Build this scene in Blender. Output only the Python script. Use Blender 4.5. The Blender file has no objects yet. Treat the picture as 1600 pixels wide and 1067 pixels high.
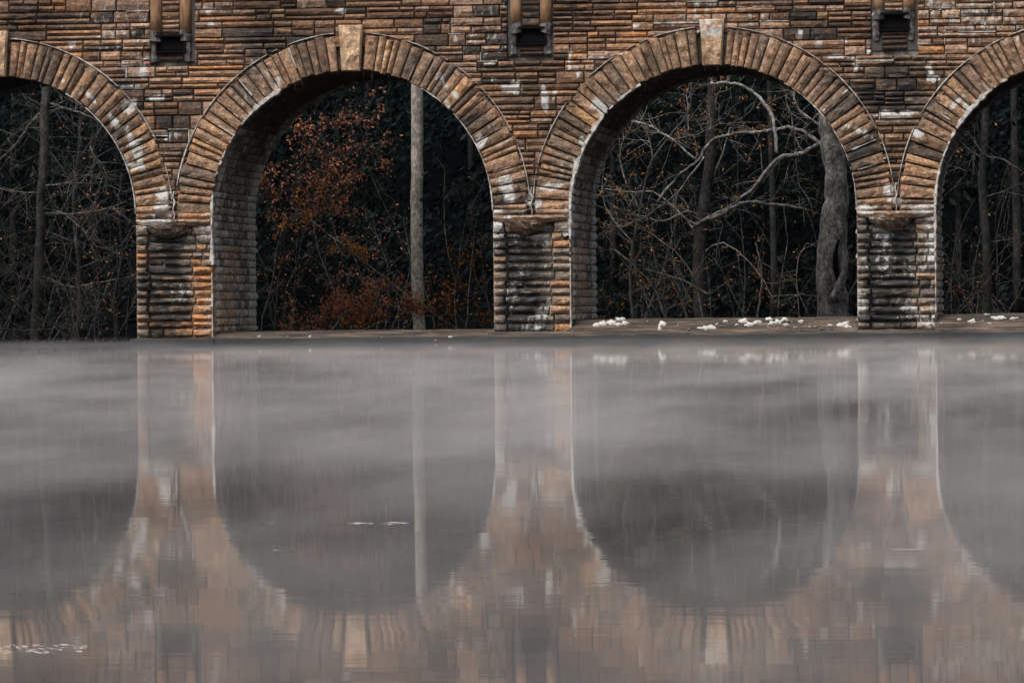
import bpy, math, random
from mathutils import Vector, Matrix, noise
random.seed(7)
RND = random.Random(11)
sc = bpy.context.scene
C = sc.collection
rad = math.radians

# ------------------------------------------------------------------ camera
CX, CD, CZ = 14.718, 127.524, 0.8835
YAW, PITCH, ROLL, FPX = -0.1194, -0.0068, -0.0092, 7284.64
fw = Vector((math.sin(YAW)*math.cos(PITCH), math.cos(YAW)*math.cos(PITCH), math.sin(PITCH)))
rt = Vector((math.cos(YAW), -math.sin(YAW), 0)); up = rt.cross(fw)
r2 = math.cos(ROLL)*rt + math.sin(ROLL)*up
u2 = -math.sin(ROLL)*rt + math.cos(ROLL)*up
cam_d = bpy.data.cameras.new("camera"); cam = bpy.data.objects.new("camera", cam_d); C.objects.link(cam)
M = Matrix.Identity(4)
for i in range(3):
    M[i][0] = r2[i]; M[i][1] = u2[i]; M[i][2] = -fw[i]
M[0][3], M[1][3], M[2][3] = CX, -CD, CZ
cam.matrix_world = M
cam_d.sensor_width = 36; cam_d.lens = FPX/1600*36
cam_d.clip_start = 0.5; cam_d.clip_end = 2000
sc.camera = cam

# ------------------------------------------------------------------ world, sun, exposure
SUN_EL, SUN_AZ = rad(54), rad(212)            # azimuth clockwise from +Y: behind the camera, to its left
w = bpy.data.worlds.new("World"); sc.world = w; w.use_nodes = True
nt = w.node_tree; nt.nodes.clear()
sky = nt.nodes.new("ShaderNodeTexSky"); sky.sky_type = 'NISHITA'; sky.sun_disc = False
sky.sun_elevation = SUN_EL; sky.sun_rotation = SUN_AZ
sky.air_density = 1.0; sky.dust_density = 4.0; sky.ozone_density = 1.0
hs = nt.nodes.new("ShaderNodeHueSaturation"); hs.inputs['Saturation'].default_value = 0.3
bg = nt.nodes.new("ShaderNodeBackground"); bg.inputs['Strength'].default_value = 0.10
wo = nt.nodes.new("ShaderNodeOutputWorld")
nt.links.new(sky.outputs[0], hs.inputs['Color']); nt.links.new(hs.outputs[0], bg.inputs['Color'])
nt.links.new(bg.outputs[0], wo.inputs['Surface'])
sd = bpy.data.lights.new("sun", 'SUN'); sd.energy = 1.3; sd.angle = rad(35); sd.color = (1.0, 0.94, 0.86)
so = bpy.data.objects.new("sun", sd); C.objects.link(so)
sdir = Vector((math.sin(SUN_AZ)*math.cos(SUN_EL), math.cos(SUN_AZ)*math.cos(SUN_EL), math.sin(SUN_EL)))
so.rotation_euler = sdir.to_track_quat('Z', 'Y').to_euler()
sc.view_settings.view_transform = 'Standard'; sc.view_settings.look = 'None'
sc.view_settings.exposure = 0.85; sc.view_settings.gamma = 1; sc.view_settings.use_curve_mapping = False
sc.render.engine = 'CYCLES'
cy = sc.cycles
cy.use_denoising = True
cy.max_bounces = 6; cy.diffuse_bounces = 3; cy.glossy_bounces = 3; cy.transmission_bounces = 2
cy.volume_bounces = 0; cy.transparent_max_bounces = 4
cy.volume_step_rate = 1.0; cy.volume_max_steps = 48
cy.caustics_reflective = False; cy.caustics_refractive = False

# ------------------------------------------------------------------ helpers
def at(px, py, Y):
    """the world point that lies on the plane y = Y where the photograph shows pixel px, py"""
    d = fw*FPX + r2*(px-800) - u2*(py-533.5)
    t = (Y+CD)/d.y
    return Vector((CX, -CD, CZ)) + d*t

def fx(px, py):
    p = at(px, py, 0.0); return p.x, p.z

class MB:
    def __init__(s): s.v = []; s.f = []; s.a = {'tint': [], 'wet': [], 'lime': []}
    def add(s, vs, fs, tint=0.5, wet=None, lime=None):
        b = len(s.v)
        s.v += [tuple(v) for v in vs]; s.f += [tuple(i+b for i in f) for f in fs]
        s.a['tint'] += [tint]*len(vs)
        for k, q in (('wet', wet), ('lime', lime)):
            s.a[k] += [0.0]*len(vs) if q is None else ([q]*len(vs) if not isinstance(q, list) else q)
    def box(s, a, b, tint=.5, **k):
        x0, y0, z0 = a; x1, y1, z1 = b
        s.add([(x0,y0,z0),(x1,y0,z0),(x1,y1,z0),(x0,y1,z0),(x0,y0,z1),(x1,y0,z1),(x1,y1,z1),(x0,y1,z1)],
              [(0,3,2,1),(4,5,6,7),(0,1,5,4),(1,2,6,5),(2,3,7,6),(3,0,4,7)], tint, **k)
    def tube(s, pts, rads, n=6, tint=.5):
        b = len(s.v); N = len(pts)
        for i, p in enumerate(pts):
            p = Vector(p)
            t = (Vector(pts[min(i+1, N-1)]) - Vector(pts[max(i-1, 0)]))
            if t.length < 1e-6: t = Vector((0, 0, 1))
            t.normalize()
            a = t.orthogonal() if abs(t.y) > .9 else t.cross(Vector((0, 1, 0)))
            a.normalize(); c = t.cross(a)
            for k in range(n):
                th = 2*math.pi*k/n
                s.v.append(tuple(p + (a*math.cos(th)+c*math.sin(th))*rads[i]))
        for i in range(N-1):
            for k in range(n):
                k2 = (k+1) % n
                s.f.append((b+i*n+k, b+i*n+k2, b+(i+1)*n+k2, b+(i+1)*n+k))
        s.f.append(tuple(b+k for k in range(n))[::-1]); s.f.append(tuple(b+(N-1)*n+k for k in range(n)))
        m = len(s.v)-b
        s.a['tint'] += [tint]*m; s.a['wet'] += [0.]*m; s.a['lime'] += [0.]*m
    def build(s, name, mat, parent=None, smooth=False, kind=None):
        me = bpy.data.meshes.new(name); me.from_pydata(s.v, [], s.f)
        for k, q in s.a.items():
            if len(q) == len(s.v) and (k == 'tint' or any(q)):
                at_ = me.attributes.new(k, 'FLOAT', 'POINT'); at_.data.foreach_set('value', q)
        if smooth: me.polygons.foreach_set('use_smooth', [True]*len(me.polygons))
        me.materials.append(mat); me.update()
        o = bpy.data.objects.new(name, me); C.objects.link(o)
        if parent: o.parent = parent
        if kind: o['kind'] = kind
        return o

def thing(name, label, cat, loc=(0, 0, 0), group=None):
    o = bpy.data.objects.new(name, None); o.location = loc; C.objects.link(o)
    o['label'] = label; o['category'] = cat
    if group: o['group'] = group
    o.empty_display_size = .2
    return o
def tag(o, label, cat, group=None):
    o['label'] = label; o['category'] = cat
    if group: o['group'] = group
    return o

def grid_patch(P, nu, nv):
    """vertices of a nu x nv grid from function P(u,v)"""
    vs = [P(i/(nu-1), j/(nv-1)) for j in range(nv) for i in range(nu)]
    fs = [(j*nu+i, j*nu+i+1, (j+1)*nu+i+1, (j+1)*nu+i) for j in range(nv-1) for i in range(nu-1)]
    return vs, fs

# ------------------------------------------------------------------ materials
class NT:
    def __init__(s, name):
        s.m = bpy.data.materials.new(name); s.m.use_nodes = True; s.t = s.m.node_tree; s.t.nodes.clear()
        s.out = s.n('ShaderNodeOutputMaterial')
    def n(s, t, **k):
        q = s.t.nodes.new(t)
        for a, v in k.items(): setattr(q, a, v)
        return q
    def l(s, a, b): s.t.links.new(a, b)
    def noise(s, scale, detail=4, rough=.6, vec=None, stretch=None):
        q = s.n('ShaderNodeTexNoise'); q.inputs['Scale'].default_value = scale
        q.inputs['Detail'].default_value = detail; q.inputs['Roughness'].default_value = rough
        if stretch:
            mp = s.n('ShaderNodeMapping'); mp.inputs['Scale'].default_value = stretch; s.l(vec, mp.inputs[0]); vec = mp.outputs[0]
        if vec: s.l(vec, q.inputs['Vector'])
        return q.outputs[0]
    def rng(s, v, a, b, c=0., d=1.):
        q = s.n('ShaderNodeMapRange'); s.l(v, q.inputs[0])
        for i, x in enumerate((a, b, c, d)): q.inputs[i+1].default_value = x
        return q.outputs[0]
    def math(s, op, a, b=None):
        q = s.n('ShaderNodeMath', operation=op)
        for i, x in enumerate((a, b)):
            if x is None: continue
            if isinstance(x, (int, float)): q.inputs[i].default_value = x
            else: s.l(x, q.inputs[i])
        return q.outputs[0]
    def mix(s, f, a, b, blend='MIX'):
        q = s.n('ShaderNodeMix', data_type='RGBA', blend_type=blend)
        for i, x in ((0, f), (6, a), (7, b)):
            if isinstance(x, (int, float)): q.inputs[i].default_value = x
            elif isinstance(x, tuple): q.inputs[i].default_value = (*x, 1)
            else: s.l(x, q.inputs[i])
        return q.outputs[2]
    def ramp(s, f, stops):
        q = s.n('ShaderNodeValToRGB'); e = q.color_ramp.elements
        while len(e) < len(stops): e.new(.5)
        for i, (p, c) in enumerate(stops): e[i].position = p; e[i].color = (*c, 1)
        s.l(f, q.inputs[0]); return q.outputs[0]
    def attr(s, n): return s.n('ShaderNodeAttribute', attribute_name=n).outputs['Fac']
    def pos(s): return s.n('ShaderNodeNewGeometry').outputs['Position']
    def bsdf(s, col, rough=.9, bump=None, bs=.5, bd=.02, spec=.3):
        b = s.n('ShaderNodeBsdfPrincipled')
        if isinstance(col, tuple): b.inputs['Base Color'].default_value = (*col, 1)
        else: s.l(col, b.inputs['Base Color'])
        if isinstance(rough, (int, float)): b.inputs['Roughness'].default_value = rough
        else: s.l(rough, b.inputs['Roughness'])
        b.inputs['Specular IOR Level'].default_value = spec
        if bump is not None:
            k = s.n('ShaderNodeBump'); k.inputs['Strength'].default_value = bs; k.inputs['Distance'].default_value = bd
            s.l(bump, k.inputs['Height']); s.l(k.outputs[0], b.inputs['Normal'])
        s.l(b.outputs[0], s.out.inputs['Surface']); return b

def stone_mat(name, stops, greyness=0.45, streak=(1.2, 1.2, 9)):
    q = NT(name); P = q.pos()
    base = q.ramp(q.attr('tint'), stops)
    st = q.noise(2.2, 5, .65, P, streak)
    c = q.mix(1.0, base, q.ramp(st, [(.28, (.45, .43, .42)), (.46, (.95, .93, .92)), (.6, (1.25, 1.22, 1.18)), (.74, (1.8, 1.75, 1.68))]), 'MULTIPLY')
    gr = q.noise(.55, 4, .7, P)
    c = q.mix(q.rng(gr, .5, .68, 0, greyness), c, q.mix(1., (.15, .135, .12), q.ramp(st, [(.3, (.35,)*3), (.7, (1.6,)*3)]), 'MULTIPLY'))
    mot = q.noise(13, 5, .8, P)
    c = q.mix(1.0, c, q.ramp(mot, [(.36, (.5, .48, .46)), (.5, (.95, .95, .95)), (.66, (1.7, 1.62, 1.55))]), 'MULTIPLY')
    pits = q.noise(8, 5, .8, P)
    c = q.mix(q.rng(pits, .54, .68, 0, .85), c, (.02, .018, .017))
    warm = q.noise(3.1, 3, .6, P)
    c = q.mix(q.rng(warm, .58, .72, 0, .55), c, (.32, .15, .07))
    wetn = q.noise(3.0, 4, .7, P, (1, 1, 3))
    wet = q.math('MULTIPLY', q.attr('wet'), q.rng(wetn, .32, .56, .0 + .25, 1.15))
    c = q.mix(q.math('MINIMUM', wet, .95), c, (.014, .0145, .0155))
    ln = q.noise(6.0, 6, .8, P, (1, 1, .55))
    lime = q.rng(q.math('ADD', q.attr('lime'), q.math('MULTIPLY', q.math('SUBTRACT', ln, .5), 3.4)), .72, 1.14, 0, .9)
    c = q.mix(lime, c, q.ramp(mot, [(.35, (.34, .32, .30)), (.6, (.66, .64, .61))]))
    fine = q.noise(26, 4, .7, P)
    h = q.math('ADD', st, q.math('MULTIPLY', fine, .6))
    q.bsdf(c, q.rng(wet, 0, 1, .93, .55), h, .9, .045, .25)
    return q.m

STONE = stone_mat('sandstone', [(0, (.055, .045, .038)), (.16, (.12, .07, .045)), (.36, (.23, .14, .09)), (.55, (.31, .185, .115)),
                                (.70, (.25, .165, .125)), (.84, (.38, .26, .185)), (1, (.40, .20, .09))])
VSTONE = stone_mat('arch_sandstone', [(0, (.10, .075, .06)), (.25, (.21, .14, .095)), (.5, (.31, .195, .125)), (.75, (.36, .235, .16)), (1, (.42, .25, .13))],
                   .8, (2.6, 2.6, 2.6))
PSTONE = stone_mat('pier_sandstone', [(0, (.04, .038, .036)), (.25, (.12, .11, .10)), (.5, (.23, .195, .165)), (.72, (.32, .235, .175)), (.88, (.36, .22, .13)), (1, (.42, .21, .10))], .6)
KSTONE = stone_mat('keystone_sandstone', [(0, (.40, .28, .18)), (1, (.52, .36, .24))], .12, (1, 1, 1))
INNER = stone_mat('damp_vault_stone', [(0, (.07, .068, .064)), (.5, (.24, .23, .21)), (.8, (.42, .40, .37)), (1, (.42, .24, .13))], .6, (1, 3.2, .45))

q = NT('mortar'); P = q.pos()
n1 = q.noise(.5, 4, .7, P); n2 = q.noise(14, 4, .7, P)
c = q.mix(q.rng(n1, .5, .6), (.05, .046, .042), (.24, .225, .205))
c = q.mix(q.rng(n2, .4, .7, 0, .6), c, (.03, .028, .027))
q.bsdf(c, .95, n2, .6, .02); MORTAR = q.m

q = NT('lime_crust'); P = q.pos()
n1 = q.noise(7, 5, .7, P)
q.bsdf(q.mix(q.rng(n1, .44, .6), (.56, .54, .51), (.26, .235, .21)), .85, n1, .6, .02); LIME = q.m

q = NT('dark_concrete'); P = q.pos()
n1 = q.noise(1.2, 5, .7, P); n2 = q.noise(20, 3, .6, P)
q.bsdf(q.mix(n1, (.03, .03, .032), (.10, .098, .095)), .9, n2, .5, .01); DCONC = q.m

q = NT('drain_clay'); P = q.pos()
n1 = q.noise(1.6, 5, .7, P, (4, 4, 1)); n2 = q.noise(30, 3, .6, P)
q.bsdf(q.ramp(n1, [(.3, (.05, .04, .034)), (.5, (.25, .135, .07)), (.68, (.30, .19, .12))]), .85, n2, .4, .01); CLAY = q.m
q = NT('grey_render'); P = q.pos()
n1 = q.noise(6, 5, .7, P)
q.bsdf(q.ramp(n1, [(.4, (.035, .035, .035)), (.58, (.13, .12, .11)), (.72, (.36, .34, .31))]), .9, n1, .6, .03); GREY = q.m
q = NT('black_iron'); q.bsdf((.004, .004, .005), .9, spec=.1); IRON = q.m

q = NT('sill_concrete'); P = q.pos()
n1 = q.noise(2.2, 6, .78, P, (.3, 1, 6)); n2 = q.noise(12, 4, .7, P)
sep = q.n('ShaderNodeSeparateXYZ'); q.l(P, sep.inputs[0])
c = q.ramp(n1, [(.36, (.018, .017, .016)), (.5, (.075, .06, .05)), (.64, (.20, .145, .112))])
c = q.mix(q.rng(n2, .5, .7, 0, .5), c, (.04, .038, .035))
c = q.mix(q.rng(q.math('ADD', sep.outputs[2], q.math('MULTIPLY', n2, .08)), .17, .23, 1, 0), c, (.016, .018, .020))
q.bsdf(c, .8, n1, .9, .05, .15); SILL = q.m
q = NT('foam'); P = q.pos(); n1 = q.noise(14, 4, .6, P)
q.bsdf(q.mix(n1, (.30, .29, .27), (.68, .67, .64)), .8, n1, .6, .02); FOAM_AND_GLINT = q.m

def bark(name, a, b, d=(.02, .02, .02), sc_=2.5):
    q = NT(name); P = q.pos()
    n1 = q.noise(sc_, 6, .75, P, (1, 1, .45)); n2 = q.noise(22, 4, .7, P, (1, 1, .3))
    c = q.mix(q.rng(n1, .38, .62), a, b)
    c = q.mix(q.rng(n2, .5, .68, 0, .8), c, d)
    n3 = q.noise(9, 4, .75, P); c = q.mix(1.0, c, q.ramp(n3, [(.35, (.45,)*3), (.5, (.95,)*3), (.66, (1.5,)*3)]), 'MULTIPLY')
    q.bsdf(c, .9, n2, 1., .04, .1); return q.m
BARK_PALE = bark('pale_bark', (.26, .235, .21), (.42, .39, .35), (.07, .065, .06))
BARK_LICHEN = bark('lichen_bark', (.09, .085, .08), (.40, .385, .37), (.02, .02, .02), 4.2)
BARK_GREY = bark('grey_bark', (.03, .029, .028), (.10, .097, .092))
BARK_DIM = bark('dim_bark', (.016, .016, .016), (.045, .043, .041))
BARK_TWIG = bark('twig_bark', (.08, .076, .07), (.33, .31, .28), (.02, .02, .02), 3.5)
def leafmat(name, stops, trans=.35):
    q = NT(name); c = q.ramp(q.attr('tint'), stops)
    b = q.bsdf(c, .9, spec=.05)
    tr = q.n('ShaderNodeBsdfTranslucent'); q.l(c, tr.inputs[0]); mx = q.n('ShaderNodeMixShader'); mx.inputs[0].default_value = trans
    q.l(b.outputs[0], mx.inputs[1]); q.l(tr.outputs[0], mx.inputs[2]); q.l(mx.outputs[0], q.out.inputs['Surface']); return q.m
LEAF_RUST = leafmat('rust_leaves', [(0, (.05, .018, .012)), (.35, (.32, .125, .08)), (.65, (.56, .24, .15)), (.88, (.62, .30, .14)), (1, (.65, .34, .12))])
LEAF_ORANGE = leafmat('orange_leaves', [(0, (.09, .035, .018)), (.4, (.28, .10, .03)), (.75, (.48, .19, .04)), (1, (.6, .3, .06))])
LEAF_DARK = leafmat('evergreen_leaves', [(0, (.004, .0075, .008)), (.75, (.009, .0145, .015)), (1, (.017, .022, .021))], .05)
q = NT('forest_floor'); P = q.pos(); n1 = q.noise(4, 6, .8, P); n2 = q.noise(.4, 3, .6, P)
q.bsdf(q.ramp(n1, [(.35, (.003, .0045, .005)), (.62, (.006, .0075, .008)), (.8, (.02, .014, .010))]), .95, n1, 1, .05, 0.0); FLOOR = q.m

q = NT('lake_water'); P = q.pos()
n1 = q.noise(1.6, 3, .55, P, (.30, 1, 1)); n2 = q.noise(9, 2, .5, P, (.6, 1, 1))
h = q.math('ADD', n1, q.math('MULTIPLY', n2, .10))
b = q.bsdf((.012, .013, .013), .026, h, 1.0, .00055, .5); b.inputs['IOR'].default_value = 1.333
WATER = q.m

# ------------------------------------------------------------------ water, ground
m = MB(); m.add([(-400, -400, 0), (400, -400, 0), (400, 9, 0), (-400, 9, 0)], [(0, 1, 2, 3)])
o = m.build('water', WATER); o['kind'] = 'structure'
# lake bed and the wooded bank beyond the dam, one sheet
m = MB(); NX, NY = 70, 44
def gz(x, y):
    if y < 8: base = -1.2 if y < 6.9 else -1.2+(y-6.9)*1.1
    else: base = .0 + max(0, y-26)*.62
    nz = noise.noise(Vector((x*.21, y*.21, 3)))*.12 + (noise.noise(Vector((x*.05, y*.05, 9)))*1.6 if y > 30 else 0)
    return base + (nz if y > 8 else 0)
ys = [-410, -200, -60, 6.5, 8] + [8+(j+1)*1.5 for j in range(16)] + [34+j*5 for j in range(1, 14)]
xs = [-400, -250, -150, -90] + [-60+i*2 for i in range(61)] + [90, 150, 250, 400]
vs = [(x, y, gz(x, y)) for y in ys for x in xs]
n = len(xs)
m.add(vs, [(j*n+i, j*n+i+1, (j+1)*n+i+1, (j+1)*n+i) for j in range(len(ys)-1) for i in range(n-1)])
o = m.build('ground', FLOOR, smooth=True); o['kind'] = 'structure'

# ------------------------------------------------------------------ the bridge
PT = 10.0; RI, RO = 3.92, 4.93; ZC = 3.62; TH = 7.14; ZT = 10.4
PW = PT/2 - RI                                   # half width of a pier
bridge = thing('stone_bridge', 'long brown sandstone bridge of round arches standing in the misty lake', 'bridge', (0, 0, 0))
ARCH = [-25, -15, -5, 5, 15, 25]; PIER = [-30, -20, -10, 0, 10, 20, 30]

# core: mortar and rubble behind the facing
m = MB(); prof = []
RC = RI + .06
def pc(x0, sgn): return
for k, a in enumerate(ARCH):
    prof.append((a-RC, -1.4))
    prof.append((a-RC, ZC))
    for i in range(1, 40):
        th = math.pi*(1-i/40.); prof.append((a+RC*math.cos(th), ZC+RC*math.sin(th)))
    prof.append((a+RC, ZC)); prof.append((a+RC, -1.4))
prof = [(-36, -1.4)] + prof + [(36, -1.4)]
Y0, Y1 = .10, TH
vs = []; fs = []
for (x, z) in prof: vs += [(x, Y0, z), (x, Y0, ZT), (x, Y1, z), (x, Y1, ZT)]
for i in range(len(prof)-1):
    a, b = 4*i, 4*(i+1)
    if abs(prof[i][0]-prof[i+1][0]) > 1e-6:
        fs += [(a, b, b+1, a+1), (b+2, a+2, a+3, b+3)]
    if not (abs(prof[i][1]+1.4) < 1e-6 and abs(prof[i+1][1]+1.4) < 1e-6):
        fs.append((a, a+2, b+2, b))
m.add(vs, fs)
m.build('wall_core', MORTAR, bridge)
m = MB(); m.box((-36, -.45, ZT), (36, TH+.45, ZT+.35)); m.box((-36, -.35, ZT+.35), (36, .05, ZT+1.4)); m.box((-36, TH-.05, ZT+.35), (36, TH+.35, ZT+1.4))
m.build('parapet', DCONC, bridge)

# crusts and runs of lime seen in the photograph: centre, size, slope of each stain on the facade
STAINS = [(*fx(p[0], p[1]), p[2]*.0098+.01, p[3]*.0098+.01, -(p[4] if len(p) > 4 else 0)) for p in
[(212, 232, 12, 52, -.45), (190, 250, 26, 9, .5), (203, 166, 16, 22, .8), (180, 190, 26, 8, .85), (143, 155, 30, 5, .95),
                             (214, 262, 36, 7, .3), (256, 303, 20, 18, 0), (255, 324, 22, 16, 0), (435, 133, 6, 20, .5), (403, 168, 5, 18, .7),
                             (693, 128, 4, 34, -.5), (702, 168, 6, 30, -.5), (712, 148, 5, 34, -.6), (755, 216, 20, 7, .5), (750, 226, 10, 14, 0),
                             (790, 285, 18, 22, .2), (797, 306, 14, 22, 0), (939, 168, 14, 24, -.5), (929, 160, 7, 20, .7), (912, 225, 8, 24, -.3),
                             (862, 292, 34, 9, -.1), (840, 318, 10, 16, 0), (827, 316, 8, 18, 0), (905, 262, 8, 34, -.15), (1495, 160, 30, 8, -.65),
                             (1510, 168, 10, 14, 0), (1434, 208, 14, 12, 0), (1345, 205, 38, 7, .45), (1388, 298, 14, 18, 0), (1400, 312, 18, 9, 0),
                             (1350, 327, 22, 14, 0), (1440, 328, 26, 12, 0), (1100, 52, 22, 18, 0), (230, 350, 30, 8, .1), (252, 346, 40, 5, 0),
                             (828, 356, 40, 8, 0), (846, 372, 40, 7, 0), (600, 88, 6, 8, 0), (1355, 505, 5, 10, 0)]+
[(246, 154, 22, 11), (205, 138, 34, 5), (222, 112, 8, 24), (805, 136, 16, 20), (800, 140, 30, 7), (851, 152, 11, 42), (866, 145, 4, 18),
                         (900, 118, 6, 22), (770, 125, 6, 7), (783, 138, 6, 12), (1458, 124, 18, 11), (1385, 178, 18, 12), (1400, 183, 60, 4), (1420, 176, 26, 5),
                         (1336, 104, 5, 28), (1357, 80, 5, 14), (1432, 70, 46, 3), (1454, 110, 5, 24), (262, 210, 46, 5), (265, 215, 8, 12), (533, 18, 14, 10),
                         (473, 12, 4, 14), (230, 92, 30, 4), (195, 102, 24, 5), (325, 14, 34, 6), (300, 100, 5, 12), (1305, 88, 26, 4), (890, 92, 5, 30),
                         (920, 92, 38, 3), (992, 42, 10, 4), (330, 38, 4, 14), (114, 72, 5, 14), (100, 128, 4, 8), (765, 100, 20, 3), (713, 60, 5, 12),
                         (1248, 55, 4, 14), (1320, 62, 4, 12), (1277, 70, 4, 16)]]
BIG_STAINS = [(*fx(p[0], p[1]), p[2]*.009, p[3]*.009, 0) for p in [(330, 20, 100, 40), (350, 110, 70, 40), (215, 115, 60, 60), (400, 110, 50, 60), (930, 100, 80, 50), (1330, 95, 100, 50), (1060, 60, 40, 40),
              (500, 35, 60, 30), (1445, 95, 40, 50), (300, 105, 60, 30), (245, 340, 60, 30), (885, 250, 40, 70), (790, 300, 40, 60), (1350, 330, 50, 60), (1450, 330, 40, 60), (1400, 180, 60, 20), (760, 210, 40, 40), (190, 200, 60, 90)]]
def stain(x, z):
    v = 0.
    for (X, Z, rx, rz, an) in STAINS:
        if abs(x-X) > .9 or abs(z-Z) > .9: continue
        dx, dz = x-X, z-Z; c_, s_ = math.cos(an), math.sin(an)
        u = (dx*c_+dz*s_)/rx; w_ = (-dx*s_+dz*c_)/rz
        v = max(v, 1.75-.85*(u*u+w_*w_))
    for (X, Z, rx, rz, an) in BIG_STAINS:
        if abs(x-X) > 1.5 or abs(z-Z) > 1.5: continue
        v = max(v, .62-.35*(((x-X)/rx)**2+((z-Z)/rz)**2))
    return v
def limef(x, z):
    return max(0., min(1.6, max(.18 + .9*(noise.noise(Vector((x*.33, 0, z*.4+5)))), stain(x, z))))
def quad_stone(mb, q4, yf, depth, tint, nu=4, nv=3, rough=.03, bev=.028, wet=None, lime=None, pil=1.0):
    """q4: corners (x,z) bl, br, tr, tl; a rough pillowed face at y = yf, the body running back"""
    bl, br, tr, tl = [Vector((p[0], 0, p[1])) for p in q4]
    seed = RND.random()*90
    cen = (bl+br+tr+tl)/4
    ins = []
    def P(u, v, k=1.):
        p = (bl*(1-u)+br*u)*(1-v)+(tl*(1-u)+tr*u)*v
        return cen+(p-cen)*k
    wx = max(.02, (br-bl).length); hz = max(.02, (tl-bl).length)
    ku = max(.4, 1-2*bev/wx); kv = max(.3, 1-2*bev/hz)
    tiltx, tiltz = RND.uniform(-.018, .018), RND.uniform(-.02, .012)
    def F(u, v):
        uu = .5+(u-.5)*ku; vv = .5+(v-.5)*kv
        p = P(uu, vv)
        d = noise.noise(Vector((p.x*4+seed, seed, p.z*6)))*rough + noise.noise(Vector((p.x*11+seed, seed, p.z*14)))*rough*.5
        edge = ((4*u*(1-u))**.5*.3*rough + (4*v*(1-v))**.5*rough*.9)*pil
        jig = .01
        return (p.x+RND.uniform(-jig, jig)*.6, yf - d - edge + tiltx*(u-.5)*2 + tiltz*(v-.5)*2, p.z+RND.uniform(-jig, jig)*.5)
    vs, fs = grid_patch(F, nu, nv)
    fs = [f for f in fs]
    # border ring further back (bevel) and the hidden tail
    border = [(i/(nu-1), 0) for i in range(nu-1)] + [(1, j/(nv-1)) for j in range(nv-1)] + [(1-i/(nu-1), 1) for i in range(nu-1)] + [(0, 1-j/(nv-1)) for j in range(nv-1)]
    idx = [round(v*(nv-1))*nu+round(u*(nu-1)) for u, v in border]
    b0 = len(vs); nb = len(border)
    for u, v in border:
        p = P(u, v); vs.append((p.x, yf+.035, p.z))
    for u, v in border:
        p = P(u, v); vs.append((p.x, yf+depth, p.z))
    for i in range(nb):
        j = (i+1) % nb
        fs.append((idx[j], idx[i], b0+i, b0+j)); fs.append((b0+j, b0+i, b0+nb+i, b0+nb+j))
    W = [wet(v[0], v[2]) for v in vs] if wet else None
    L = [lime(v[0], v[2]) for v in vs] if lime else None
    mb.add(vs, fs, tint, W, L)

def drain_u(x, z):
    """offset from the nearest drain centre line"""
    p = round(x/PT)*PT
    return x-p
def wall_wet(x, z):
    u = abs(drain_u(x, z)); n_ = noise.noise(Vector((x*.9, 3, z*.6)))
    w1 = max(0, 1-u/.8)*.5 if z < 8.0 else 0
    w2 = max(0, noise.noise(Vector((x*.35, 8, z*.5)))-.12)*1.6
    return max(0, min(.9, w1*(.6+n_*1.2)+w2))

# --- wall stones: coursed rubble between and above the arch rings
stones = []      # (px size, mb)
RCL = RO - .18
def clip(xa, xb, za, zb):
    """pieces of the rectangle lying outside every arch ring"""
    out = [((xa, za), (xb, za), (xb, zb), (xa, zb))]
    for a in ARCH:
        nxt = []
        for q4 in out:
            (x0, z0), (x1, _), (x2, z1), (x3, _) = q4
            def h(z):
                if z <= ZC: return RCL
                d = RCL*RCL-(z-ZC)**2
                return math.sqrt(d) if d > 0 else -1
            h0, h1 = h(z0), h(z1)
            if h0 < 0: nxt.append(q4); continue
            h1c = max(h1, 0)
            if max(x1, x2) <= a-h0 or min(x0, x3) >= a+h0: nxt.append(q4); continue
            if h1 < 0 and x0 > a-h0 and x1 < a+h0 and abs((x0+x1)/2-a) < 1.6:
                nxt.append(q4); continue
            if x0 < a-h0: nxt.append(((x0, z0), (min(x1, a-h0), z0), (max(x3+.02, min(x2, a-h1c)), z1), (x3, z1)))
            elif x3 < a-h1c-.12: nxt.append(((x0, z0), (x0+.03, z0), (min(x2, a-h1c), z1), (x3, z1)))
            if x1 > a+h0: nxt.append(((max(x0, a+h0), z0), (x1, z0), (x2, z1), (min(x2-.02, max(x3, a+h1c)), z1)))
            elif x2 > a+h1c+.12: nxt.append(((x1-.03, z0), (x1, z0), (x2, z1), (max(x3, a+h1c), z1)))
        out = nxt
    return out
def niche_cut(xa, xb, za, zb):
    res = [(xa, xb)]
    if zb < 7.86: return res
    for p in PIER:
        n0, n1 = p-.62, p+.62; nx = []
        for (a, b) in res:
            if b <= n0 or a >= n1: nx.append((a, b)); continue
            if a < n0-.06: nx.append((a, n0))
            if b > n1+.06: nx.append((n1, b))
        res = nx
    return res
limelines = []
def put_stone(xa, xb, za, zb):
    g = .011
    for (a, b) in niche_cut(xa, xb, za, zb):
        for q4 in clip(a+g, b-g, za+g, zb-g):
            wdt = max(q4[1][0]-q4[0][0], q4[2][0]-q4[3][0])
            if wdt < .05: continue
            mb = MB(); t = RND.random()
            x, z = (a+b)/2, (za+zb)/2
            t = min(1, max(0, t + .25*noise.noise(Vector((x*.4, 1, z*.4)))))
            nu = 9 if wdt > .9 else (6 if wdt > .4 else 4)
            quad_stone(mb, q4, RND.gauss(0, .012), .12, t, nu, 3, .034, .022, wall_wet, limef)
            stones.append((wdt*(zb-za), abs((xa+xb)/2+.6) < 15.2 and za < 9.45, mb, wdt))
            if RND.random() < max(0, min(1, limef(x, z))-.25)*.55 and abs(x) < 17:
                if RND.random() < .6: limelines.append(((a, zb), (b, zb)))
                else: limelines.append(((a, za), (a, zb)))
z = 3.55
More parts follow.
